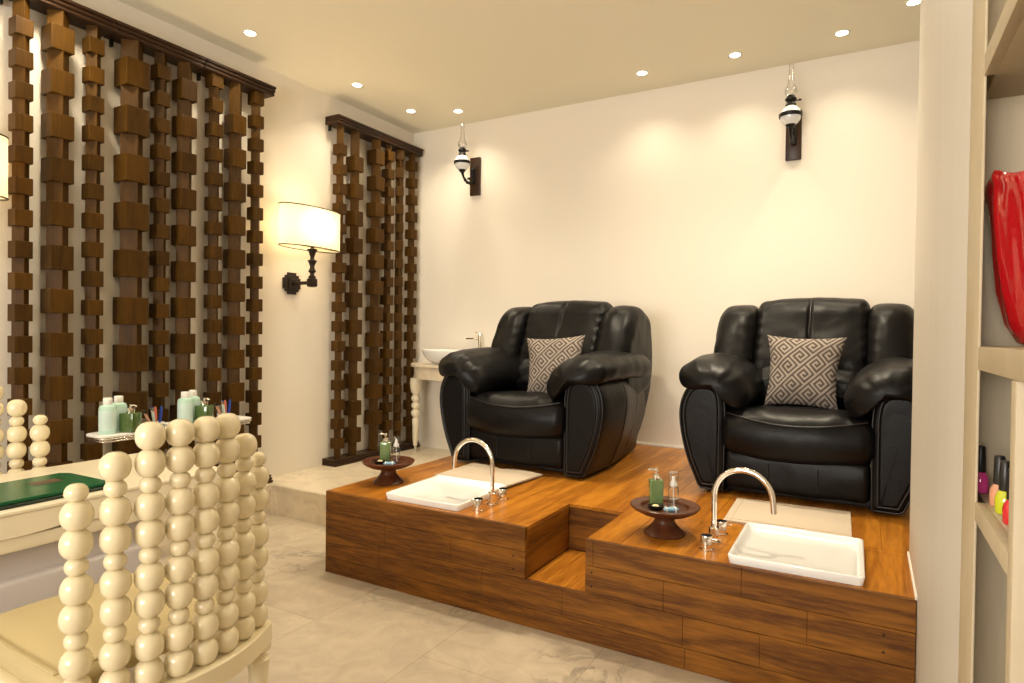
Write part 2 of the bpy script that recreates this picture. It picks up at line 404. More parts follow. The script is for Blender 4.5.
# ------------------------------------------------------------------ wooden platform
plat = thing('pedicure_platform', 'warm brown teak platform of stacked boards carrying the two recliners', 'platform', (XL, YF, 0))
def loc_(mb): return mb.deform(lambda v: v-Vector((XL, YF, 0)))
G = .0022
def boards(rows, name, mat, label=None):
    mb = MB()
    for b in rows: mb.box(b[0]+.0004, b[1]-.0004, b[2]+.0004, b[3]-.0004, b[4]+(G/2 if b[4] < .4 else 0), b[5]-(G/2 if b[5] < .4499 else 0), bev=.0012, seg=1, tone=b[6] if len(b) > 6 else random.random())
    loc_(mb).obj(name, mat, plat, smooth=None, label=label)
mb = MB().box(XL+.02, XB1-.02, YF+.015, YN, .01, ZD-.018).box(XB2+.02, XR-.003, YF+.015, YN, .01, ZD-.018).box(XL+.02, XR-.003, YF+.015, YN, .01, ZS-.02).box(XL+.02, 4.58, YR+.012, -.013, .01, ZD-.018).box(XL+.02, XR-.003, YN+.02, YR+.012, .01, ZD-.018)
loc_(mb).obj('inner_frame', 'gap', plat, smooth=None)
T = .02
def row(x0, x1, z0, z1, joints, tones):
    xs = [x0]+joints+[x1]; return [(xs[i], xs[i+1], YF, YF+T, z0, z1, tones[i % len(tones)]) for i in range(len(xs)-1)]
z1, z2, z3 = .338, ZS, .086
boards(row(XL, XB1, z1, ZD, [], [.42])+row(XL, XB1, z2, z1, [1.78, 2.2], [.62, .8, .7]), 'left_front_boards', 'teakx')
boards(row(XB2+.035, XR-.002, z1, ZD, [3.55], [.45, .4])+row(XB2+.0, XR-.002, z2, z1, [3.25, 3.78], [.55, .75, .5])+[(XB2, XB2+.035, YF, YF+T, z1, ZD, .8)], 'right_front_boards', 'teakx')
boards(row(XL, XR-.002, z3, z2, [1.74, 2.38, 2.80, 3.33, 3.62], [.38, .45, .5, .62, .4, .3])+row(XL, XR-.002, 0, z3, [2.62, 3.34], [.02, .08, .85]), 'lower_front_boards', 'teakx')
boards([(XB1-T, XB1, YF+T, YN, z1+.02, ZD-.017, .5), (XB1-T, XB1, YF+T, YN, z2, z1+.02, .35)], 'left_side_boards', 'teakz')
boards([(XB2, XB2+T, YF+T, YN, z1, ZD-.017), (XB2, XB2+T, YF+T, YN, z2, z1), (XL, XL+T, YF+T, -1.80, z1, ZD-.017), (XL, XL+T, YF+T, -1.80, z2, z1), (XL, XL+T, YF+T, -1.80, 0, z2)], 'right_side_boards', 'teakz')
boards([(XB1, XB2, YN, YN+T, z1+.01, ZD-.017, .3), (XB1, XB2, YN, YN+T, z2, z1+.01, .2)], 'niche_riser', 'teakx')
rows = []
for i in range(3):
    w = (XB2-XB1)/3
    rows.append((XB1+i*w, XB1+(i+1)*w, YF+T, YN, z2-.016, z2, .45+.15*i))
boards(rows, 'niche_tread', 'teaky')
def deck(x0, x1, y0, y1, w, L):
    out = []; n = round((x1-x0)/w); w = (x1-x0)/n
    for i in range(n):
        y = y0
        off = random.uniform(.4, 1)*L
        while y < y1-.01:
            e = min(y1, y+off)
            if y1-e < .25: e = y1
            out.append((x0+i*w, x0+(i+1)*w, y, e, ZD-.017, ZD, random.uniform(.2, .8))); y = e; off = L
    return out
boards(deck(XL, XB1, YF+T, YN, .125, 2), 'left_block_top', 'teaky')
boards(deck(XB2, XR-.002, YF+T, YN, .151, 2), 'right_block_top', 'teaky')
boards(deck(XL, XR-.002, YN, YR+.01, .138, 2)+deck(XL, 4.58, YR+.01, -.013, .138, 1.3), 'deck_boards', 'teaky')
mb = MB()
for x in (XL+.03, 2.55, XB2+.03, 4.02):
    for z in (.31, .25):
        mb.lathe([(0, 0), (.0045, 0), (.0045, .0015), (0, .0015)], 8, (0, 0, 0)).deform(lambda v: v)
        for v in mb.bm.verts:
            if not getattr(v, 'tag'): v.co = Vector((v.co.x+x, YF+.0005-v.co.z, v.co.y+z)); v.tag = True
loc_(mb).obj('screw_heads', 'gap', plat, smooth=None)

# ------------------------------------------------------------------ recliners
def arm_parts(root, s):
    fl = lambda v: Vector((v.x*s, v.y, v.z))
    out = [(.358, .025), (.362, .018), (.485, .018), (.498, .024), (.508, .05), (.575, .20), (.618, .40), (.606, .53), (.55, .618), (.47, .635), (.40, .615), (.355, .55), (.355, .3)]
    def taper(v):
        k = max(0, v.y+.2)/.8; v.x -= .15*k*max(0, min(1, (v.x-.34)/.2))
        return fl(v)
    a = puff(MB(), out, -.60, .60, .03, 'y', bulge=.004, rough=.004, res=60, mid=16).deform(taper).obj('arm_body', 'leather', root, 60)
    o2 = [(x-(.0 if i else 0), z) for i, (x, z) in enumerate(inset(resample(chaikin(out, 2), 60), .034))]
    puff(MB(), o2, -.612, -.58, .012, 'y', res=60, mid=3, sm=0).deform(fl).obj('arm_front_panel', 'leather', a, 60)
    for d, nm in ((.030, 'inner_piping'), (.004, 'outer_piping')):
        pp = inset(resample(chaikin(out, 2), 60), d)
        y = -.606 if d > .01 else -.588
        MB().tube([(x, y, z) for x, z in pp], .0055, 8, closed=True).deform(fl).obj(nm, 'piping', a, 60)
    for yy in (-.22, .12):
        pp = [p for p in resample(chaikin(out, 2), 60)]
        pp = [p for p in pp if p[0] > .49]; pp.sort(key=lambda p: p[1])
        MB().tube([(x+.003-.15*max(0, yy+.2)/.8, yy, z) for x, z in pp], .004, 6).deform(fl).obj('side_seam', 'piping', a, 60)
    pad = [(.27, .495), (.225, .57), (.25, .66), (.34, .735), (.45, .775), (.55, .765), (.615, .71), (.625, .64), (.58, .60), (.46, .615), (.37, .58), (.32, .51)]
    def pf(v):
        # pleats running from the front edge, and a pad that dips as it comes forward on the inner side
        k = max(0, min(1, (-.25-v.y)/.4)); ang = math.atan2(v.z-.62, v.x-.43)
        a_ = .0035*k*math.sin(ang*11+v.y*6)*(.6+.4*math.sin(ang*3))
        v = Vector((v.x+a_*math.cos(ang), v.y, v.z+a_*math.sin(ang)))
        v.z -= .03*k*k
        v.z -= .02*max(0, (v.y-.05)/.3)
        return fl(v)
    p = puff(MB(), pad, -.69, .34, .12, 'y', bulge=.010, rough=.008, res=90, steps=10, mid=26, shrink=.125).deform(pf).obj('arm_pad', 'leather', root, 70)
def make_recliner():
    t = thing('leather_recliner', '', 'recliner', (0, 0, 0))
    # footrest
    fr = puff(MB(), [(-.575, .045), (-.60, .06), (-.602, .24), (-.56, .262), (-.45, .262), (-.45, .045)], -.352, .352, .03, 'x', rough=.006, bulge=.006, mid=20).obj('footrest', 'leather', t, 60)
    for x in (-.12, .12): MB().tube([(x, -.609, z/100) for z in range(8, 23, 3)], .003, 6).obj('seam', 'piping', fr, 60)
    # seat
    sp = [(-.575, .245), (-.625, .262), (-.655, .32), (-.652, .39), (-.62, .455), (-.56, .485), (-.35, .485), (.15, .44), (.15, .25), (-.4, .225)]
    def sf(v):
        k = 1-(v.x/.36)**2
        if v.y < -.3: v.y -= .025*k
        if v.z < .33: v.z -= .02*k
        cr = .006*math.sin(v.x*55+v.y*4)*max(0, min(1, (v.z-.44)/.03))*abs(v.x/.36)
        v.z += cr; return v
    se = puff(MB(), sp, -.365, .365, .05, 'x', rough=.008, bulge=.012, mid=34, res=64).deform(sf).obj('seat_cushion', 'leather', t, 60)
    pth = []
    for k in range(25):
        x = -.34+.68*k/24; q = 1-(x/.34)**2; pth.append((x, -.640-.044*q+.02*(1-q), .465-.042*q))
    MB().tube(pth, .0045, 8).obj('seam', 'piping', se, 60)
    for s in (-1, 1): arm_parts(t, s)
    # back
    cp = [(-.11, .44), (-.10, .62), (-.03, .80), (.05, .97), (.085, 1.06), (.15, 1.115), (.26, 1.12), (.35, 1.06), (.38, .90), (.36, .44)]
    def bf(v):
        if v.y < .22:
            v.y += .016*math.exp(-(v.x/.010)**2)
            v.y += .012*math.exp(-((v.z-.70)/.03)**2)
            v.y -= .006*math.sin(v.x*70+v.z*5)*math.exp(-((v.z-.66)/.06)**2)
        e = abs(v.x)/.309
        v.y += .010*math.sin(v.z*95)*max(0, (e-.85)/.15)*(1 if v.y < .2 else 0)
        return v
    bc = puff(MB(), cp, -.316, .316, .045, 'x', rough=.007, bulge=.022, mid=60, res=90).deform(bf).obj('back_cushion', 'leather', t, 70)
    MB().tube([(0, -.128+.006+(.62-.62), .60), (0, -.035, .80), (0, .042, .97), (0, .076, 1.06), (0, .138, 1.125), (0, .22, 1.138)], .003, 6).obj('seam', 'piping', bc, 60)
    lp = [(-.10, .44), (-.165, .48), (-.175, .58), (-.135, .66), (-.06, .70), (0, .68), (0, .44)]
    def lf(v):
        v.y += .010*math.sin(v.z*70+abs(v.x)*22)*(abs(v.x)/.3); return v
    puff(MB(), lp, -.285, .285, .06, 'x', rough=.010, bulge=.014, mid=30, res=70).deform(lf).obj('lumbar_pad', 'leather', t, 70)
    for s in (-1, 1):
        wp = [(-.15, .46), (-.15, .66), (-.075, .84), (.0, .98), (.05, 1.045), (.14, 1.085), (.27, 1.085), (.38, 1.02), (.43, .86), (.42, .46)]
        def wf(v, s=s):
            k = max(0, (v.z-.6)/.5); x = v.x
            o = max(0, (x-.40)/.18)
            v.y += .035*o*o
            v.z -= .018*o*o*k
            v.x -= .012*k*o
            e = max(0, (.38-x)/.07)
            v.y += .009*math.sin(v.z*90+x*20)*e*(1 if v.y < .15 else 0)
            v.x *= s; return v
        puff(MB(), wp, .312, .566, .062, 'x', rough=.009, bulge=.016, mid=22, res=80).deform(wf).obj('back_wing', 'leather', t, 70)
    # rear shell and base
    puff(MB(), [(.30, .10), (.52, .06), (.60, .40), (.60, .80), (.52, .98), (.36, 1.0), (.28, .6)], -.50, .50, .05, 'x', rough=.004, mid=12).deform(
        lambda v: Vector((v.x*(1-.2*max(0, 1-v.z/.5)), v.y, v.z))).obj('rear_shell', 'leather', t, 60)
    mb = MB().box(-.40, .40, -.50, .42, .012, .06, bev=.008)
    for x in (-.36, .36):
        for y in (-.46, .38): mb.lathe([(.02, 0), (.022, .004), (.018, .02)], 16, (x, y, 0))
    mb.obj('base_frame', 'foot', t, 40)
    return t
rec = make_recliner()
rec.location = (2.005, -.825, ZD); rec.rotation_euler = (0, 0, math.radians(-2.2))
rec['label'] = 'black leather recliner nearer the left wall, beside the white vessel sink'; rec['group'] = 'black recliners on the platform'
dup(rec, (3.637, -.72, ZD), math.radians(-1.5), 'black leather recliner at the right, beside the pale partition', 'black recliners on the platform')

# patterned cushions
TILE = ['11111110', '10000010', '10111010', '10101010', '10100010', '10111110', '10000000', '11111111', '00000000']
def make_cushion():
    S = .42; N = 150
    def base(u, v, sgn):
        x, z = (u-.5)*2, (v-.5)*2
        # concave edges leave pointed corners
        px = x*(1-.13*(1-z*z)*abs(x))*(1-.09*(.5-.5*z)); pz = z*(1-.09*(1-x*x)*abs(z))
        th = .078*((1-abs(x)**2.6)*(1-abs(z)**2.6))**.5 if abs(x) < 1 and abs(z) < 1 else 0
        wr = noise.noise(Vector((x*2.2, z*2.2, sgn*3)))*.008*min(1, th*30)
        return Vector((px*S/2, sgn*(th+wr), pz*S/2))
    def mf(i, j):
        a = (i-N/2)*S/N; b = (j-N/2)*S/N; c = .0112
        p = (a+b)/math.sqrt(2)/c; q = (b-a)/math.sqrt(2)/c
        row = math.floor(q/9)
        return 1 if TILE[8-int(q % 9)][int((p+row*3) % 8)] == '1' else 0
    mb = MB()
    mb.grid(lambda u, v: base(u, v, -1), N, N, matfn=mf); mb.grid(lambda u, v: base(1-u, v, 1), N, N, matfn=mf)
    return mb
t = make_cushion()
cu = t.obj('throw_cushion', ['taupe_d', 'taupe_l'], None, 80)
tag(cu, 'square taupe greek key cushion leaning on the left recliner', 'cushion', 'greek key cushions')
cu.location = (2.125, -1.135, ZD+.668); cu.rotation_euler = (math.radians(-17), math.radians(-4), math.radians(8))
c2 = cu.copy(); COL.objects.link(c2); c2['label'] = 'square taupe greek key cushion leaning on the right recliner'
c2.location = (3.635, -1.03, ZD+.69); c2.rotation_euler = (math.radians(-16), math.radians(1), math.radians(-4))

# ------------------------------------------------------------------ platform basins, faucets, trays, towels
def make_basin():
    w = .235; d = .25; r = .018
    def rr(hx, hy, rad, z, n=6):
        out = []
        for cx, cy, a0 in ((hx-rad, hy-rad, 0), (-hx+rad, hy-rad, PI/2), (-hx+rad, -hy+rad, PI), (hx-rad, -hy+rad, 1.5*PI)):
            for k in range(n+1): a = a0+PI/2*k/n; out.append(Vector((cx+rad*math.cos(a), cy+rad*math.sin(a), z)))
        return out
    mb = MB()
    rings = [rr(w-.006, d-.006, r, .001), rr(w, d, r+.002, .030), rr(w-.001, d-.001, r+.002, .033), rr(w-.004, d-.004, r, .035), rr(w-.010, d-.010, r, .035), rr(w-.013, d-.013, r, .033),
             rr(w-.018, d-.018, r+.01, .029), rr(w-.026, d-.026, r+.015, .016), rr(w-.05, d-.05, r+.02, .009), rr(w-.12, d-.12, r+.02, .007)]
    mb.loft(rings, True)
    b = mb.obj('foot_basin', 'ceramic', None, 50)
    return b
b1 = make_basin(); tag(b1, 'white square foot basin sunk in the left platform block', 'basin', 'foot basins')
b1.location = (1.975, -2.135, ZD); b1.rotation_euler = (0, 0, math.radians(1))
b2 = copy_tree(b1); b2.location = (3.722, -2.148, ZD); b2['label'] = 'white square foot basin on the right platform block beside the partition'
def make_faucet(name):
    t = thing(name, '', 'faucet')
    mb = MB().lathe([(.030, 0), (.030, .006), (.021, .008), (.021, .055), (.0215, .06), (.0125, .066)], 28)
    mb.obj('spout_base', 'chrome', t, 40)
    R = .118; h = .205; r = .0115
    path = [(0, 0, .05), (0, 0, .12), (0, 0, h-.02)]+[(-R+R*math.cos(a), 0, h+R*math.sin(a)) for a in [PI*k/22 for k in range(0, 22)]]+[(-2*R-.001, 0, h-.005), (-2*R-.004, 0, h-.045)]
    MB().tube(path, r, 18).obj('spout', 'chrome', t, 50)
    for y, sx in ((-.13, -1), (.115, -1)):
        hb = MB().lathe([(.029, 0), (.029, .005), (.0235, .007), (.0235, .056), (.0225, .059), (0, .059)], 28, (0, y, 0)).obj('handle', 'chrome', t, 40)
        MB().tube([(0, y, .045), (sx*.045, y, .047)], .0042, 10).obj('lever', 'chrome', hb, 40)
    return t
f1 = make_faucet('arched_faucet'); f1.location = (2.278, -2.17, ZD); f1['label'] = 'arched chrome faucet with two round handles at the left foot basin'; f1['group'] = 'arched platform faucets'
dup(f1, (3.392, -2.165, ZD), PI*.985, 'arched chrome faucet with two round handles at the right foot basin', 'arched platform faucets')

def make_tray():
    prof = [(0, 0), (.078, 0), (.080, .006), (.076, .012), (.058, .030), (.043, .050), (.038, .066), (.042, .078), (.060, .086), (.095, .094), (.122, .110), (.133, .122), (.134, .128), (.130, .131), (.118, .127), (.094, .124), (.090, .118), (.086, .113), (0, .111)]
    return MB().lathe([(r*1.14, z) for r, z in prof], 56).obj('pedestal_tray', 'darkwood', None, 45)
tr1 = make_tray(); tag(tr1, 'dark turned wood pedestal tray at the left corner of the platform', 'tray', 'pedestal trays'); tr1.location = (1.515, -2.09, ZD)
tr2 = tr1.copy(); COL.objects.link(tr2); tr2.location = (3.178, -2.165, ZD); tr2['label'] = 'dark turned wood pedestal tray beside the right faucet'
TZ = ZD+.111
def make_green_bottle():
    t = thing('green_pump_bottle', '', 'bottle')
    MB().box(-.030, .030, -.024, .024, 0, .118, bev=.005, seg=3).obj('bottle_body', 'greenglass', t, 40)
    MB().lathe([(.017, .118), (.018, .120), (.018, .138), (.010, .141), (.0045, .142), (.0045, .156)], 20).obj('collar', 'chrome', t, 40)
    MB().lathe([(.009, .155), (.010, .158), (.010, .166), (.006, .170)], 16).tube([(0, 0, .163), (-.030, 0, .165), (-.036, 0, .160)], .0042, 8).obj('pump', 'chrome', t, 40)
    return t
def make_clear_bottle():
    t = thing('clear_pump_bottle', '', 'bottle')
    MB().lathe([(0, .0), (.023, 0), (.024, .003), (.024, .085), (.021, .092), (.014, .098)], 24).obj('bottle_body', 'clear', t, 50)
    MB().lathe([(0, .004), (.0175, .004), (.0175, .040), (0, .040)], 20).obj('liquid', 'clear', t, 50)
    MB().lathe([(.0145, .096), (.0150, .100), (.0150, .112), (.008, .122), (.007, .140), (0, .141)], 20).tube([(0, 0, .10), (.002, .002, .05), (.006, 0, .008)], .002, 6).obj('pump', 'mist', t, 40)
    MB().lathe([(.0205, .100), (.0212, .102), (.0212, .155), (.019, .160), (0, .160)], 24).obj('cap', 'clear', t, 50)
    return t
def soap_dish():
    t = thing('soap_dish', '', 'dish')
    MB().lathe([(0, 0), (.024, 0), (.032, .010), (.034, .020), (.031, .021), (.026, .012), (0, .010)], 28, sy=.8).obj('dish', 'black', t, 40)
    MB().lathe([(0, .010), (.012, .011), (.016, .017), (.010, .022), (0, .023)], 16).obj('soap', 'soap', t, 40)
    return t
def blue_sachet(): 
    mb = MB(); rings = []
    for k in range(13):
        x = -.036+.072*k/12; e = 1-abs(k-6)/6; r = .010*(max(.15, min(1, e*3)))
        rings.append([Vector((x, r*1.5*math.cos(a), .011+r*math.sin(a))) for a in [2*PI*j/16 for j in range(16)]])
    return mb.loft(rings).box(.012, .020, -.0165, .0165, .0, .0225, mat=1, bev=.003).box(-.026, -.022, -.0160, .0160, .001, .022, mat=1, bev=.0015).obj('wrapped_soap', ['blue', 'cap'], None, 50)
gb = make_green_bottle(); cb = make_clear_bottle(); sd = soap_dish(); bs = blue_sachet()
for i, (cx, cy, wh) in enumerate(((1.515, -2.09, 'left'), (3.178, -2.165, 'right'))):
    for o, dx, dy, rz, lab, cat, g in ((gb, -.050, .030, .5, 'square green pump bottle on the %s pedestal tray', 'bottle', 'green pump bottles on trays'),
                                     (cb, .028, .034, .9, 'clear capped pump bottle beside the green bottle on the %s pedestal tray', 'bottle', 'clear pump bottles on trays'),
                                     (sd, -.030, -.040, .5, 'small black dish holding soap on the %s pedestal tray', 'dish', 'black soap dishes'),
                                     (bs, .040, -.038, .65, 'small blue and white wrapped soap on the %s pedestal tray', 'soap', 'wrapped soaps')):
        c = o if i == 0 else copy_tree(o)
        c.location = (cx+dx, cy+dy, TZ+.0008); c.rotation_euler = (0, 0, rz)
        tag(c, lab % wh, cat, g)
def towel(x0, x1, y0, y1, label, bend, rot):
    mb = MB(); S = 40
    def hgt(u, v):
        b = .006
        if bend: b += .075*max(0, (.22-u)/.22)**2*0+.012*abs(math.sin(u*5+v))*bend
        return b
    w, d = x1-x0, y1-y0
    top = lambda u, v: Vector(((u-.5)*w, (v-.5)*d, hgt(u, v)+.004+.0012*noise.noise(Vector((u*6, v*6, 1)))))
    rings = []
    V = []
    mb.grid(top, S, S); mb.grid(lambda u, v: Vector(((.5-u)*w, (v-.5)*d, hgt(1-u, v)-.0055)), S, S)
    for e in range(4):
        def side(u, v, e=e):
            p = [(u, 0), (1, u), (1-u, 1), (0, 1-u)][e]; a = top(*p); b = Vector((a.x, a.y, hgt(*p)-.0055)); return b.lerp(a, v)
        mb.grid(side, S, 1)
    for y in (-.42, .42):   # woven border lines
        mb.tube([Vector(((u-.5)*w, y*d, hgt(u, y+.5)+.0045)) for u in [k/20 for k in range(21)]], .0018, 6)
    for x in (-.44,):
        mb.tube([Vector((x*w, (v-.5)*d, hgt(x+.5, v)+.0045)) for v in [k/20 for k in range(21)]], .0018, 6)
    o = mb.obj('towel_mat', 'towel', None, 60); o.location = ((x0+x1)/2, (y0+y1)/2, ZD+.0005); o.rotation_euler = (0, 0, rot)
    return tag(o, label, 'towel', 'beige foot towels')
towel(1.665, 2.20, -1.85, -1.445, 'beige folded towel lying in front of the left recliner', 1, math.radians(-4))
towel(3.36, 3.90, -1.83, -1.365, 'beige folded towel lying in front of the right recliner', 0, math.radians(2))

# ------------------------------------------------------------------ wooden block screens
def stepped(mb, x1, y0, y1, z0, z1, flip=False):
    n = 3; h = (z1-z0)/n
    for k in range(n):
        x = x1-.009*((n-1-k) if not flip else k)
        mb.box(0, x, y0+(.0 if k else .0), y1, z0+k*h+.002, z0+(k+1)*h-.002, bev=.003, seg=1)
        mb.box(0, x-.007, y0+.004, y1-.004, z0+k*h-.001, z0+k*h+.004)
    return mb
_bm = {}
def blockmesh(s, h):
    k = (round(s, 3), round(h, 3))
    if k not in _bm: _bm[k] = MB().box(-s/2, s/2, -s/2, s/2, -h/2, h/2, bev=.0035, seg=2).mesh('block', 'block', None)
    return _bm[k]
CX = .08
def screen(y0, y1, cols, label, group, ends=(0, 0)):
    root = thing('wooden_block_screen', label, 'screen', (0, (y0+y1)/2, ZS), 0, group)
    oy = (y0+y1)/2
    sh = lambda mb: mb.deform(lambda v: v-Vector((0, oy, ZS)))
    sh(stepped(MB(), .158, y0, y1, 3.050, 3.117)).obj('top_rail', 'rail', root, 30)
    sh(stepped(MB(), .158, y0, y1, ZS+.001, .272, True)).obj('bottom_rail', 'rail', root, 30)
    sh(MB().box(.004, .03, y0+.03, y0+.045, 3.005, 3.05, bev=.003)).obj('bracket', 'iron', root, 30)
    for (Y, zt, s, p, b, rot) in cols:
        mb = MB(); cs = s*.69
        mb.box(-cs/2, cs/2, -cs/2, cs/2, .271-ZS, 3.051-ZS, bev=.002, seg=1, rot=None)
        c = mb.deform(lambda v: Matrix.Rotation(PI/4 if not rot else 0, 3, 'Z') @ v).obj('block_column', 'block', root, None)
        Yc = Y+(Y+4.94)*.02/3.86; ztop = 1.333+(zt-1.333)*.992
        c.location = (CX, Yc-oy, 0)
        n0 = math.ceil((.275+b/2-(ztop-b/2))/p); z = ztop-b/2+n0*p
        while z+b/2 < 3.055:
            o = bpy.data.objects.new('block', blockmesh(s, b)); COL.objects.link(o); o.parent = c; o.location = (0, 0, z-ZS)
            if rot: o.rotation_euler = (0, 0, PI/4)
            z += p
    return root
A = [(-3.355, 1.954, 0.082, 0.165, 0.089, 0), (-3.184, 2.024, 0.114, 0.237, 0.132, 0), (-3.005, 1.996, 0.082, 0.165, 0.089, 0), (-2.79, 2.093, 0.137, 0.283, 0.162, 0), (-2.616, 2.158, 0.083, 0.165, 0.089, 0), (-2.458, 2.246, 0.107, 0.233, 0.13, 0), (-2.248, 2.237, 0.083, 0.165, 0.089, 0), (-2.085, 2.135, 0.105, 0.233, 0.13, 0), (-1.918, 2.227, 0.081, 0.165, 0.089, 0)]
g = 'dark wooden block screens on the long left wall'
screen(-3.45, -2.905, A[0:3], 'wooden block screen, leftmost of three side by side, at the cut-off lampshade', g)
screen(-2.903, -2.345, A[3:6], 'wooden block screen with the biggest blocks, middle of three side by side', g)
screen(-2.343, -1.787, A[6:9], 'wooden block screen, right of three side by side, nearest the lit wall lamp', g)
B = [(-1.09, 1.255, 0.084, 0.164, 0.088, 0), (-0.917, 1.203, 0.108, 0.233, 0.127, 0), (-0.654, 1.326, 0.113, 0.233, 0.126, 0), (-0.489, 1.344, 0.085, 0.165, 0.09, 0), (-0.326, 1.346, 0.075, 0.17, 0.092, 1), (-0.148, 1.337, 0.085, 0.165, 0.091, 0)]
screen(-1.165, -.040, B, 'six column wooden block screen in the room corner beside the marble vanity', 'corner block screen')

# ------------------------------------------------------------------ fabric shade wall lamps
def make_lamp():
    t = thing('shaded_wall_lamp', '', 'wall lamp')
    # origin on the wall at the rosette centre, x out from the wall
    mb = MB()
    for hw, hh, th in ((.085, .042, .018), (.042, .085, .018), (.064, .064, .022), (.036, .036, .034)):
        mb.box(.0015, th, -hw, hw, -hh, hh, bev=.003, seg=1)
    mb.obj('wall_plate', 'darkmetal', t, 30)
    LX = .235
    mb = MB().tube([(.03, 0, 0), (.10, 0, 0), (LX, 0, 0)], .014, 14)
    mb.box(LX-.032, LX+.032, -.032, .032, -.034, .034, bev=.014, seg=2)
    mb.obj('arm', 'darkmetal', t, 40)
    prof = [(0, .03), (.026, .034), (.030, .044), (.018, .056), (.014, .070), (.024, .078), (.030, .090), (.022, .100), (.016, .118), (.022, .140), (.032, .160), (.036, .168), (.020, .176), (.014, .190), (.022, .215), (.030, .240), (.038, .248), (.040, .256), (.016, .262), (.012, .30), (0, .30)]
    MB().lathe(prof, 20, (LX, 0, 0)).obj('candlestick', 'darkmetal', t, 40)
    z0, z1 = .262, .562; a, b = .285, .115
    def ring(k, z): return [Vector((LX-.02+b*k*math.cos(q), a*k*math.sin(q), z)) for q in [2*PI*j/72 for j in range(72)]]
    sh = MB().loft([ring(1, z0), ring(1.0, (z0+z1)/2), ring(1, z1)], False).obj('lamp_shade', 'shade', t, 60)
    for z in (z0, z1): MB().tube([tuple(v) for v in ring(1.004, z)], .0042, 8, closed=True).obj('shade_rim', 'darkmetal', sh, 60)
    mb = MB().tube([(LX-.02, -a+.003, z0+.012), (LX-.02, a-.003, z0+.012)], .002, 6).tube([(LX-.02-b+.003, 0, z0+.012), (LX-.02+b-.003, 0, z0+.012)], .002, 6)
    mb.obj('shade_frame', 'darkmetal', sh, 60)
    MB().lathe([(0, .30), (.014, .302), (.016, .33), (.030, .37), (.032, .39), (.022, .415), (0, .424)], 20, (LX, 0, 0)).obj('bulb', 'bulb', t, 60)
    for k, dy in enumerate((0,)):
        l = bpy.data.lights.new('lamp_glow', 'POINT'); l.energy = 8; l.color = (1, .78, .50); l.shadow_soft_size = .10
        o = bpy.data.objects.new('lamp_glow', l); COL.objects.link(o); o.parent = t; o.location = (LX-.02, dy, .41)
    return t
l1 = make_lamp(); l1.location = (0, -1.505, 1.705); l1['label'] = 'lit wall lamp with oval cream shade between the block screens'; l1['group'] = 'shaded wall lamps on the left wall'
dup(l1, (0, -3.745, 1.705), 0, 'lit wall lamp with cream shade, cut off at the left edge', 'shaded wall lamps on the left wall')

# ------------------------------------------------------------------ oil lamp sconces
def make_oil():
    t = thing('oil_lamp_sconce', '', 'wall lamp')
    MB().box(-.052, .052, -.032, -.001, -.175, .175, bev=.004).obj('back_board', 'rail', t, 30)
    by = -.235; bz = .075
    mb = MB()
    mb.tube([(0, -.03, -.02), (0, -.06, -.06), (0, -.11, -.085), (0, -.17, -.075), (0, -.215, -.045), (0, by, -.005)], [.012, .012, .010, .012, .010, .014], 12)
    mb.tube([(0, -.03, .05), (0, -.06, .06), (0, -.085, .03), (0, -.075, -.01), (0, -.05, -.015)], .007, 10)
    mb.tube([(0, -.11, -.08), (0, -.10, -.05), (0, -.125, -.035), (0, -.15, -.05)], .006, 8)
    for y, z in ((-.085, .035), (-.15, -.085), (-.06, -.055), (-.12, -.04), (-.185, -.07)): mb.lathe([(0, -.012), (.012, -.008), (.014, 0), (.012, .008), (0, .012)], 10, (0, y, z))
    mb.box(-.02, .02, -.042, -.03, -.07, .09, bev=.005)
    mb.obj('scroll_arm', 'iron', t, 50)
    pr = [(0, -.075)]+[(.068*math.sin(a), -.072*math.cos(a)) for a in [PI*k/16 for k in range(2, 15)]]+[(.02, .07), (0, .07)]
    MB().lathe(pr, 32, (0, by, bz)).obj('oil_font', 'porcelain', t, 60)
    MB().lathe([(.066, -.010), (.073, -.012), (.076, -.006), (.074, .006), (.076, .012), (.072, .016), (.066, .014)], 32, (0, by, bz)).obj('band', 'iron', t, 50)
    MB().lathe([(0, -.085), (.022, -.082), (.030, -.068), (.036, -.060), (.030, -.052), (0, -.05)], 20, (0, by, bz)).obj('cup', 'iron', t, 50)
    mb = MB().lathe([(0, .062), (.030, .064), (.036, .072), (.032, .084), (.024, .094), (.036, .104), (.038, .116), (.030, .122), (.022, .138), (0, .14)], 24, (0, by, bz))
    mb.tube([(0.02, by, bz+.10), (.055, by, bz+.10)], .004, 8).lathe([(0, -.008), (.010, -.004), (.010, .004), (0, .008)], 10, (.058, by, bz+.10))
    mb.obj('burner', 'iron', t, 50)
    MB().lathe([(.026, .122), (.030, .135), (.042, .160), (.040, .178), (.026, .205), (.018, .250), (.015, .320), (.014, .355), (.0125, .356), (.0135, .320), (.0165, .250), (.024, .205), (.037, .178), (.038, .160), (.028, .136)], 28, (0, by, bz), cap=False).obj('glass_chimney', 'clear', t, 60)
    return t
o1 = make_oil(); o1.location = (.745, 0, 2.79); o1['label'] = 'oil lamp style sconce above the vessel sink, near the corner'; o1['group'] = 'oil lamp sconces'
dup(o1, (3.462, 0, 2.78), 0, 'oil lamp style sconce high on the wall above the right recliner', 'oil lamp sconces')

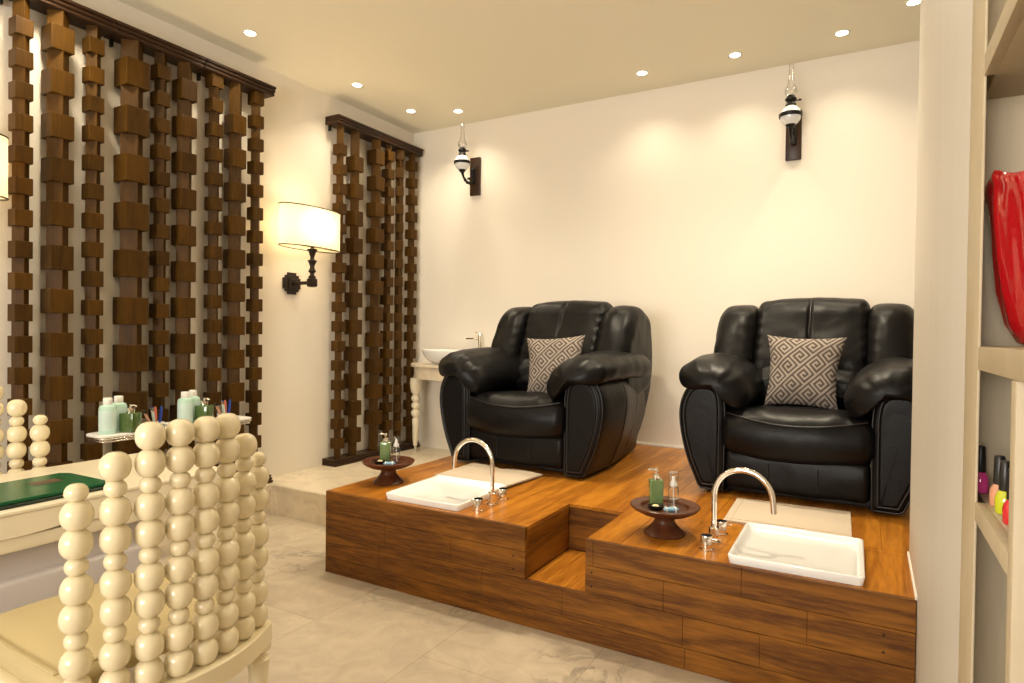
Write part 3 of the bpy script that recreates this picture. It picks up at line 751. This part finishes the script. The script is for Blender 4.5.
# ------------------------------------------------------------------ downlights
def make_down():
    t = thing('downlight', '', 'ceiling light')
    MB().lathe([(.034, -.001), (.048, -.004), (.050, -.001), (.050, .001), (.034, .001)], 32, cap=False).obj('trim_ring', 'trim', t, 40)
    MB().lathe([(0, -.002), (.034, -.002), (.034, .001), (0, .001)], 28).obj('lens', 'lamp', t, 40)
    return t
DL = [(.357, -2.169, 'ceiling spot above the gap in the three left screens, leftmost of the spots in view'), (.368, -1.181, 'ceiling spot above the lit wall lamp'),
      (.379, -.515, 'ceiling spot above the corner block screen'), (.752, -.321, 'ceiling spot directly above the oil lamp sconce by the corner'),
      (2.441, -.347, 'ceiling spot above the gap between recliners, leftmost of the right three'),
      (3.108, -.338, 'ceiling spot above the right wall washer row, middle of the three on the right'),
      (3.771, -.349, 'ceiling spot just right of the oil lamp sconce above the right recliner'), (4.152, -.575, 'ceiling spot half hidden behind the top of the pale partition')]
DL += [(.36, -3.3, 'left'), (2.35, -1.85, 'middle'), (3.45, -1.3, 'right')]  # unseen flood spots added to fill the platform and room
proto = make_down()
def spot(par, e, ang=100, blend=.8, tgt=(0, 0, -1), soft=.03):
    l = bpy.data.lights.new('spot_beam', 'SPOT'); l.energy = e; l.color = WARM; l.spot_size = math.radians(ang); l.spot_blend = blend; l.shadow_soft_size = soft
    o = bpy.data.objects.new('spot_beam', l); COL.objects.link(o); o.parent = par; o.location = (0, 0, -.012)
    o.rotation_euler = Vector(tgt).to_track_quat('-Z', 'Y').to_euler()
idx0 = proto
for i, (x, y, lab) in enumerate(DL):
    c = proto if i == 0 else copy_tree(proto)
    c.location = (x, y, H-.0005)
    c['label'] = lab if i < 8 else 'unseen ceiling spot added as fill light, '+('over the left block screens' if lab == 'left' else 'over the platform step' if lab == 'middle' else 'over the right recliner'); c['group'] = 'recessed ceiling spots'
    DL[i] = (x, y, c)
for i, (x, y, c) in enumerate(DL):
    if i < 8: spot(c, SPOT_W*(2.9 if i < 4 else 2.0), 125, 1.0, soft=.05)
    else: spot(c, FLOOD_W*(2 if x < 1 else 4), 140, 1.0, soft=.10)

# ------------------------------------------------------------------ vanity with vessel sink
vx, vy = .72, -.012
van = thing('marble_vanity', 'cream marble vanity table on turned legs in the back corner, behind the left recliner', 'vanity', (vx, vy, ZS))
def half(k, z, n=40, a=.575, b=.40):
    pts = []
    for j in range(n+1):
        q = PI+PI*j/n; pts.append(Vector((a*k*math.copysign(abs(math.cos(q))**.6, math.cos(q)), -b*k*abs(math.sin(q))**.8, z)))
    return pts
zt = 1.045-ZS
MB().loft([half(.985, zt-.032), half(1, zt-.026), half(1.0, zt-.008), half(.99, zt)]).obj('marble_top', 'marble', van, 30)
MB().loft([half(.945, zt-.14), half(.945, zt-.033)]).obj('apron', 'marble', van, 30)
lp = [(0, .0), (.012, .0), (.013, .05), (.020, .052), (.026, .12), (.030, .24), (.034, .30), (.022, .318), (.038, .335), (.046, .36), (.038, .385), (.022, .395), (.036, .41), (.043, .43), (.036, .452), (.022, .462), (.036, .478), (.044, .50), (.036, .522), (.024, .532), (.044, .56), (.052, .60), (.056, .65), (.052, .69), (0, .69)]
for x, y in ((-.475, -.22), (.475, -.22)):
    lg = MB().lathe(lp, 24, (x, y, 0)).obj('leg', 'desk', van, 45)
    MB().lathe([(0, 0), (.0145, 0), (.0145, .05), (0, .05)], 16, (x, y, 0)).obj('foot_cap', 'steel', lg, 40)
sink = thing('vessel_sink', 'white oval vessel sink on the marble vanity beside the left recliner', 'sink', (.72, -.25, 1.045))
sp_ = [(0, 0), (.16, 0), (.21, .012), (.262, .045), (.290, .085), (.302, .118), (.304, .130), (.300, .134), (.290, .130), (.25, .085), (.18, .035), (.10, .018), (0, .016)]
MB().lathe([(r*1.2, z) for r, z in sp_], 56, sy=.54).obj('bowl', 'ceramic', sink, 50)
MB().lathe([(0, .017), (.02, .018), (.02, .024), (0, .026)], 20).obj('drain', 'chrome', sink, 40)
fa = thing('sink_faucet', 'small tall chrome faucet behind the white vessel sink', 'faucet', (.835, -.042, 1.045))
MB().lathe([(.026, 0), (.026, .006), (.017, .008), (.017, .27), (.015, .275), (0, .275)], 20).obj('body', 'chrome', fa, 40)
MB().box(-.15, .0, -.016, .016, .225, .245, bev=.005).obj('spout', 'chrome', fa, 40)
MB().box(-.055, .012, -.010, .010, .283, .292, bev=.003, rot=Matrix.Rotation(.35, 3, 'Y')).lathe([(.012, .272), (.012, .29)], 16).obj('lever', 'chrome', fa, 40)

# ------------------------------------------------------------------ bead-back chairs
def bead_mesh(r, h, name):
    pr = [(0, -h/2)]; n = 14
    for k in range(1, n):
        a = -PI/2+PI*k/n; pr.append((r*(math.cos(a)**.75), h/2*math.sin(a)))
    pr.append((0, h/2)); return MB().lathe(pr, 26, cap=True).mesh(name, 'bead', 80)
BIG = bead_mesh(.0345, .0705, 'bead'); SML = bead_mesh(.0250, .0425, 'bead')
def make_chair():
    t = thing('bead_back_chair', '', 'chair')   # origin floor centre of back; front faces -x
    zr = .45
    n = 8; ys = [(.2415-.483*k/7) for k in range(n)]
    xc = lambda y: -.071*(y/.2415)**2
    # frame: curved rear rail and side rails
    def strip(x_off0, x_off1, z0, z1, e):
        mb = MB(); rings = []
        for k in range(25):
            y = -e+2*e*k/24; x = xc(y)
            rings.append([Vector((x+x_off0, y, z0)), Vector((x+x_off1, y, z0)), Vector((x+x_off1, y, z1-.004)), Vector((x+x_off1-.004, y, z1)), Vector((x+x_off0, y, z1))])
        return mb.loft(rings)
    mb = strip(-.045, .045, zr-.058, zr, .285)
    mb.box(-.60, -.07, .245, .290, zr-.058, zr-.004, bev=.004).box(-.60, -.07, -.290, -.245, zr-.058, zr-.004, bev=.004).box(-.63, -.585, -.29, .29, zr-.058, zr-.004, bev=.004)
    mb.obj('seat_frame', 'bead', t, 35)
    def cush(v):
        u = v.x
        v.z += -.010*((v.y/.24)**4)
        return v
    cp = [(-.635, zr-.002), (-.645, zr+.03), (-.635, zr+.062), (-.60, zr+.072), (-.15, zr+.072), (-.115, zr+.062), (-.105, zr+.03), (-.115, zr-.002)]
    s = puff(MB(), cp, -.268, .268, .03, 'x', mid=14, rough=.002).deform(lambda v: cush(Vector((v.y, v.x, v.z)))).obj('seat_cushion', 'vinyl', t, 50)
    mb = MB()
    for zz in (zr+.062,):
        mb.tube([(-.62, -.262, zz), (-.38, -.268, zz), (-.13, -.262, zz), (-.118, 0, zz), (-.13, .262, zz), (-.38, .268, zz), (-.62, .262, zz)], .0035, 6)
    mb.obj('piping', 'vinyl', s, 50)
    lp = [(0, 0), (.014, 0), (.018, .02), (.021, .10), (.028, .30), (.031, .335), (.033, .345), (.024, .352), (.020, .362), (.034, .372), (.036, .392), (0, .392)]
    for x, y in ((-.075, .255), (-.075, -.255), (-.60, .262), (-.60, -.262)): MB().lathe(lp, 20, (x, y, 0)).obj('leg', 'bead', t, 45)
    pats = {0: 'BBsBBsBBs', 1: 'BBsBBsBBsB', 2: 'BBsBBsBBsBB'}
    for k, y in enumerate(ys):
        e = min(k, n-1-k); pat = pats[min(e, 2)]
        x = xc(y); z = zr-.002
        c = MB().lathe([(.006, 0), (.006, .3), (.006, len(pat)*.056)], 8).obj('bead_column', 'bead', t, 60); c.location = (x, y, zr-.01)
        z = 0.008
        for ch in pat:
            h = .0668 if ch == 'B' else .0402
            o = bpy.data.objects.new('bead', BIG if ch == 'B' else SML); COL.objects.link(o); o.parent = c
            o.location = (random.uniform(-.001, .001), random.uniform(-.001, .001), z+h/2); z += h
    return t
ch = make_chair(); ch.rotation_euler = (0, 0, -.040); ch.location = (2.438, -3.930, 0); ch['label'] = 'cream chair whose back of stacked beads fills the left foreground'; ch['group'] = 'cream bead back chairs at the table'
dup(ch, (.895, -3.88, 0), PI, 'cream bead back chair beyond the table at the left edge', 'cream bead back chairs at the table')

# ------------------------------------------------------------------ manicure table
TX0, TX1, TY0, TY1, TZt = 1.03, 1.655, -4.75, -3.26, .76
tb = thing('manicure_table', 'cream rectangular manicure table between the two bead back chairs', 'table', ((TX0+TX1)/2, (TY0+TY1)/2, 0))
tc = lambda mb: mb.deform(lambda v: v-Vector(((TX0+TX1)/2, (TY0+TY1)/2, 0)))
tc(MB().box(TX0, TX1, TY0, TY1, TZt-.012, TZt, bev=.003)).obj('table_top', 'desk', tb, 35)
mb = MB()
n = 60
def scal(y): 
    f = (y-TY0)/(TY1-TY0); return .708-.012*abs(math.sin(f*PI*5))**.6
rings = []
for k in range(n+1):
    y = TY0+.012+(TY1-TY0-.024)*k/n; z = scal(y)-.02
    rings.append([Vector((TX1-.004, y, z)), Vector((TX1-.004, y, TZt-.013)), Vector((TX1-.026, y, TZt-.013)), Vector((TX1-.026, y, z))])
mb.loft(rings)
mb.box(TX0+.004, TX0+.026, TY0+.012, TY1-.012, .70, TZt-.013).box(TX0+.027, TX1-.027, TY1-.03, TY1-.010, .69, TZt-.013).box(TX0+.027, TX1-.027, TY0+.01, TY0+.03, .69, TZt-.013)
tc(mb).obj('apron', 'desk', tb, 35)
tc(MB().box(TX0+.04, TX1-.03, TY0+.05, -3.33, .635, .672, bev=.006).box(TX1-.029, TX1-.012, TY0+.05, -3.33, .628, .674, bev=.006)).obj('lower_shelf', 'desk', tb, 35)
tc(MB().box(TX1-.10, TX1-.06, TY0+.1, -3.56, .06, .634, bev=.01).box(TX1-.095, TX1-.035, TY0+.1, -3.55, .30, .535, bev=.02, seg=3)).obj('pedestal', 'lilac', tb, 40)
for x in (TX0+.04, TX1-.04):
    for y in (TY0+.05, TY1-.05):
        tc(MB().lathe([(0, 0), (.016, 0), (.022, .05), (.026, .40), (.033, .58), (.022, .60), (.034, .62), (.034, .69), (0, .69)], 20, (x, y, 0))).obj('leg', 'desk', tb, 45)
def folder(name, z, dx, rot, mats, label, em):
    w, d, h = .30, .66, .010
    t = thing(name, label, 'folder', (1.455+dx, -4.02, z), rot)
    mb = MB()
    r = .035
    pts = [(-w/2, -d/2), (w/2, -d/2), (w/2, d/2-r*.6), (w/2-r, d/2), (-w/2+r, d/2), (-w/2, d/2-r*.6)]
    mb.loft([[Vector((x, y, 0)) for x, y in pts], [Vector((x, y, h-.002)) for x, y in pts], [Vector((x*.985, y*.993, h)) for x, y in pts]])
    mb.obj('cover', mats, t, 30)
    if em: MB().box(-.06, .00, .16, .25, h, h+.0012, bev=.0005).obj('emblem_plate', 'emblem', t, 30)
    return t
folder('menu_folder', TZt+.001, .01, math.radians(1.5), 'greend', 'dark green folder lying underneath the bright green one on the table', False)
folder('menu_folder', TZt+.0125, -.005, math.radians(1.5), 'green', 'bright green folder with brown plate lying on top on the table', True)

# ------------------------------------------------------------------ wall shelf behind the table with toiletries
SZ = .755
sh = thing('glass_wall_shelf', 'long white rounded shelf with chrome rail in front of the block screens', 'shelf', (.20, -2.57, SZ-.03))
sc_ = lambda mb: mb.deform(lambda v: v-Vector((.20, -2.57, SZ-.03)))
def rrect(x0, x1, y0, y1, r, z, n=6):
    out = []
    for cx, cy, a0 in ((x1-r, y1-r, 0), (x0+r, y1-r, PI/2), (x0+r, y0+r, PI), (x1-r, y0+r, 1.5*PI)):
        for k in range(n+1): a = a0+PI/2*k/n; out.append(Vector((cx+r*math.cos(a), cy+r*math.sin(a), z)))
    return out
S0, S1, SY0, SY1 = .215, .41, -3.11, -2.15
sc_(MB().loft([rrect(S0, S1, SY0, SY1, .05, SZ-.012), rrect(S0, S1, SY0, SY1, .05, SZ-.002), rrect(S0+.004, S1-.004, SY0+.004, SY1-.004, .048, SZ)])).obj('shelf_plate', 'cap', sh, 40)
mb = MB()
for off, z in ((.004, SZ-.020), (.010, SZ-.034)):
    mb.tube([tuple(v) for v in rrect(S0+off, S1-off, SY0+off, SY1-off, .045, z)], .0045, 8, closed=True)
for y in (SY0+.2, -2.57, SY1-.2): mb.tube([(.012, y, SZ-.06), (.2, y, SZ-.05), (S1-.02, y, SZ-.034)], .006, 8)
sc_(mb).obj('chrome_rail', 'chrome', sh, 50)
def lotion():
    t = thing('lotion_bottle', '', 'bottle')
    b = MB().lathe([(0, 0), (.039, 0), (.042, .004), (.042, .140), (.037, .153), (.022, .160)], 28).obj('bottle_body', 'seafoam', t, 40)
    MB().lathe([(.0424, .02), (.0426, .021), (.0426, .128), (.0424, .129)], 28, cap=False).obj('label_band', 'label', b, 40)
    MB().lathe([(.022, .159), (.023, .162), (.023, .194), (.021, .197), (0, .197)], 24).obj('cap', 'cap', t, 40)
    return t
def olive():
    t = thing('square_pump_bottle', '', 'bottle')
    MB().box(-.040, .040, -.040, .040, 0, .108, bev=.004).obj('bottle_body', 'olive', t, 35)
    MB().lathe([(.022, .108), (.023, .110), (.023, .136), (.012, .139), (.006, .140), (.006, .154)], 20).tube([(0, 0, .146), (.022, 0, .150), (.034, 0, .144)], .005, 8).obj('pump', 'chrome', t, 40)
    return t
def cup():
    t = thing('tool_cup', '', 'cup')
    MB().lathe([(0, 0), (.034, 0), (.044, .030), (.048, .034), (.044, .035), (.034, .010), (0, .008)], 28).obj('bowl', 'cap', t, 40)
    return t
def stick(mat, label, L, tip):
    mb = MB()
    rings = []
    for k in range(13):
        f = k/12; w = .0085*(.55+.45*math.sin(f*PI)) ; th = .0022
        rings.append([Vector((-w, -th, f*L)), Vector((w, -th, f*L)), Vector((w, th, f*L)), Vector((-w, th, f*L))])
    mb.loft(rings)
    if tip: mb.box(-.0095, .0095, -.0028, .0028, L*.80, L*1.0, mat=1, bev=.001)
    return mb.obj('nail_tool', [mat, tip or mat], None, 40)
lo = lotion(); ol = olive(); cp_ = cup()
XS = .31
tools = []
for i, (dy, wh) in enumerate(((.02, 'left'), (.49, 'right'))):
    side = 'nearer the camera' if i == 0 else 'farther along the shelf'
    c = lo if i == 0 else copy_tree(lo); c.location = (XS+.02, -3.058+dy*.955, SZ+.0005); tag(c, 'pale seafoam lotion bottle with white cap, leftmost of the %s set on the wall shelf' % wh, 'bottle', 'lotion bottles on the wall shelf')
    c = copy_tree(lo); c.location = (XS-.040, -2.968+dy*.955, SZ+.0005); tag(c, 'pale lotion bottle behind the square green bottle, %s set on the wall shelf' % wh, 'bottle', 'lotion bottles on the wall shelf')
    c = ol if i == 0 else copy_tree(ol); c.location = (XS+.052, -2.952+dy*.955, SZ+.0005); c.rotation_euler = (0, 0, .45); tag(c, 'square olive green pump bottle in the %s set on the wall shelf' % wh, 'bottle', 'square pump bottles on the wall shelf')
    c = cp_ if i == 0 else copy_tree(cp_); c.location = (XS+.03, -2.80+dy*.97, SZ+.0005); tag(c, 'small white cup holding nail tools in the %s set on the wall shelf' % wh, 'cup', 'tool cups on the wall shelf')
    cy = -2.80+dy*.97
    for mat, tip, ax, ay, ox, oy, lab in (('peach', 'capblack', -.1, -.50, 0, -.018, 'beige nail file'), ('label', 'steel', .05, -.28, .01, -.006, 'pale green nail file'),
                                        ('coral', None, .05, -.12, .0, .006, 'coral nail file'), ('cobalt', None, -.05, -.22, -.01, .012, 'dark blue nail file leaning'), ('cobalt', None, .06, .08, .005, .022, 'upright cobalt blue nail file')):
        key = lab
        s_ = stick(mat, lab, .115, tip); s_.location = (XS+.03+ox, cy+oy, SZ+.0115); s_.rotation_euler = (-ay, ax, 0)
        s_.rotation_euler = (-ay*1.0, ax, .3)
        tag(s_, '%s standing in the %s cup on the wall shelf' % (lab, wh), 'nail file', 'nail tools in the shelf cups')
low = MB().lathe([(0, 0), (.030, 0), (.036, .018), (.038, .020), (.034, .020), (.028, .006), (0, .005)], 24).obj('small_dish', 'cap', None, 40)
low.location = (.34, -2.70, SZ+.0005); tag(low, 'small white low dish left of the right lotion bottle on the wall shelf', 'dish')

# ------------------------------------------------------------------ right hand shelving unit
un = thing('shelving_unit', 'pale limed wood shelving unit at the right edge', 'shelf', (XR+.2, -4.2, 0))
uc = lambda mb: mb.deform(lambda v: v-Vector((XR+.2, -4.2, 0)))
D1 = XR+.34
YE = -4.78
uc(MB().box(XR-.0005, XR+.004, -3.662, -3.508, 0, H-.002, bev=.002)).obj('face_stile', 'panel2', un, 30)
uc(MB().box(XR+.016, D1, -3.532, -3.508, 0, H-.002)).obj('side_panel', 'panel2', un, 30)
uc(MB().box(XR, D1, YE-.03, YE, 0, H-.002)).obj('side_panel', 'panel2', un, 30)
uc(MB().box(D1, D1+.02, YE-.03, -3.508, 0, H-.002)).obj('back_panel', 'panel2', un, 30)
for z, th, ye, nm in ((1.322, .038, YE+.001, 'shelf'), (1.80, .036, YE+.001, 'shelf'), (2.5, .036, YE+.001, 'shelf'), (.55, .03, YE+.001, 'shelf')):
    uc(MB().box(XR+.0145, D1-.001, ye, -3.533, z-th, z, bev=.002).box(XR, XR+.016, ye, -3.6625, z-th, z, bev=.001)).obj(nm, 'panel2', un, 30)
uc(MB().box(XR+.0145, D1-.001, -3.944, -3.533, 1.036, 1.066, bev=.002).box(XR, XR+.016, -3.944, -3.6625, 1.036, 1.066, bev=.001)).obj('shelf', 'panel2', un, 30)
uc(MB().box(XR, D1-.001, -3.976, -3.945, .551, 1.2835, bev=.002).box(XR, D1-.001, -3.976, -3.945, .0, .5195, bev=.002)).obj('divider', 'panel2', un, 30)

# red vase
pts = [(0, 0), (.040, .0), (.054, .006), (.070, .035), (.083, .09), (.090, .15), (.094, .20), (.097, .235), (.099, .258), (.102, .270), (.098, .278), (.090, .270), (.082, .235), (.078, .18), (.066, .10), (.044, .03), (0, .02)]
def vf(p, a, r, z):
    k = min(1, z/.1); f = 1+k*(.035*math.sin(3*a+z*7)+.03*math.sin(9*a+z*5+1)+.012*math.sin(17*a+z*3))+.05*math.sin(5*a+.6)*max(0, min(1, (z-.22)/.04))
    c = Vector((4.224, -3.635, 0)); d = Vector((p.x-c.x, p.y-c.y, 0))*f; zz = p.z+(.010*math.sin(4*a+1)*max(0, (z-.2)/.08))
    return Vector((c.x+d.x, c.y+d.y, zz))
va = MB().lathe(pts, 96, (4.224, -3.635, 1.3225), fn=vf).deform(lambda v: v-Vector((4.224, -3.635, 1.3225))).obj('red_vase', 'red', None, 70)
va.location = (4.224, -3.635, 1.3228); tag(va, 'glossy red rippled vase on the upper right shelf', 'vase')
# nail polish bottles
def polish(mat):
    t = thing('nail_polish', '', 'nail polish')
    MB().lathe([(0, 0), (.0115, 0), (.0130, .003), (.0130, .022), (.011, .030), (.007, .036), (0, .036)], 24).obj('bottle_body', mat, t, 50)
    MB().lathe([(.0078, .035), (.0085, .037), (.0075, .078), (.006, .081), (0, .081)], 20).obj('cap', 'capblack', t, 50)
    return t
for k, (mat, y, lab) in enumerate((('pink', -3.575, 'pink nail polish bottle with black cap, farthest in the shelf row'), ('peach', -3.675, 'peach nail polish bottle with black cap between the pink and lime ones'),
                               ('lime', -3.725, 'lime yellow nail polish bottle with black cap'), ('redp', -3.790, 'red nail polish bottle with black cap, nearest in the shelf row'))):
    p = polish(mat); p.location = (XR+(.030 if k else .0175), y, 1.0665); p['label'] = lab; p['group'] = 'nail polish bottles on the small shelf'
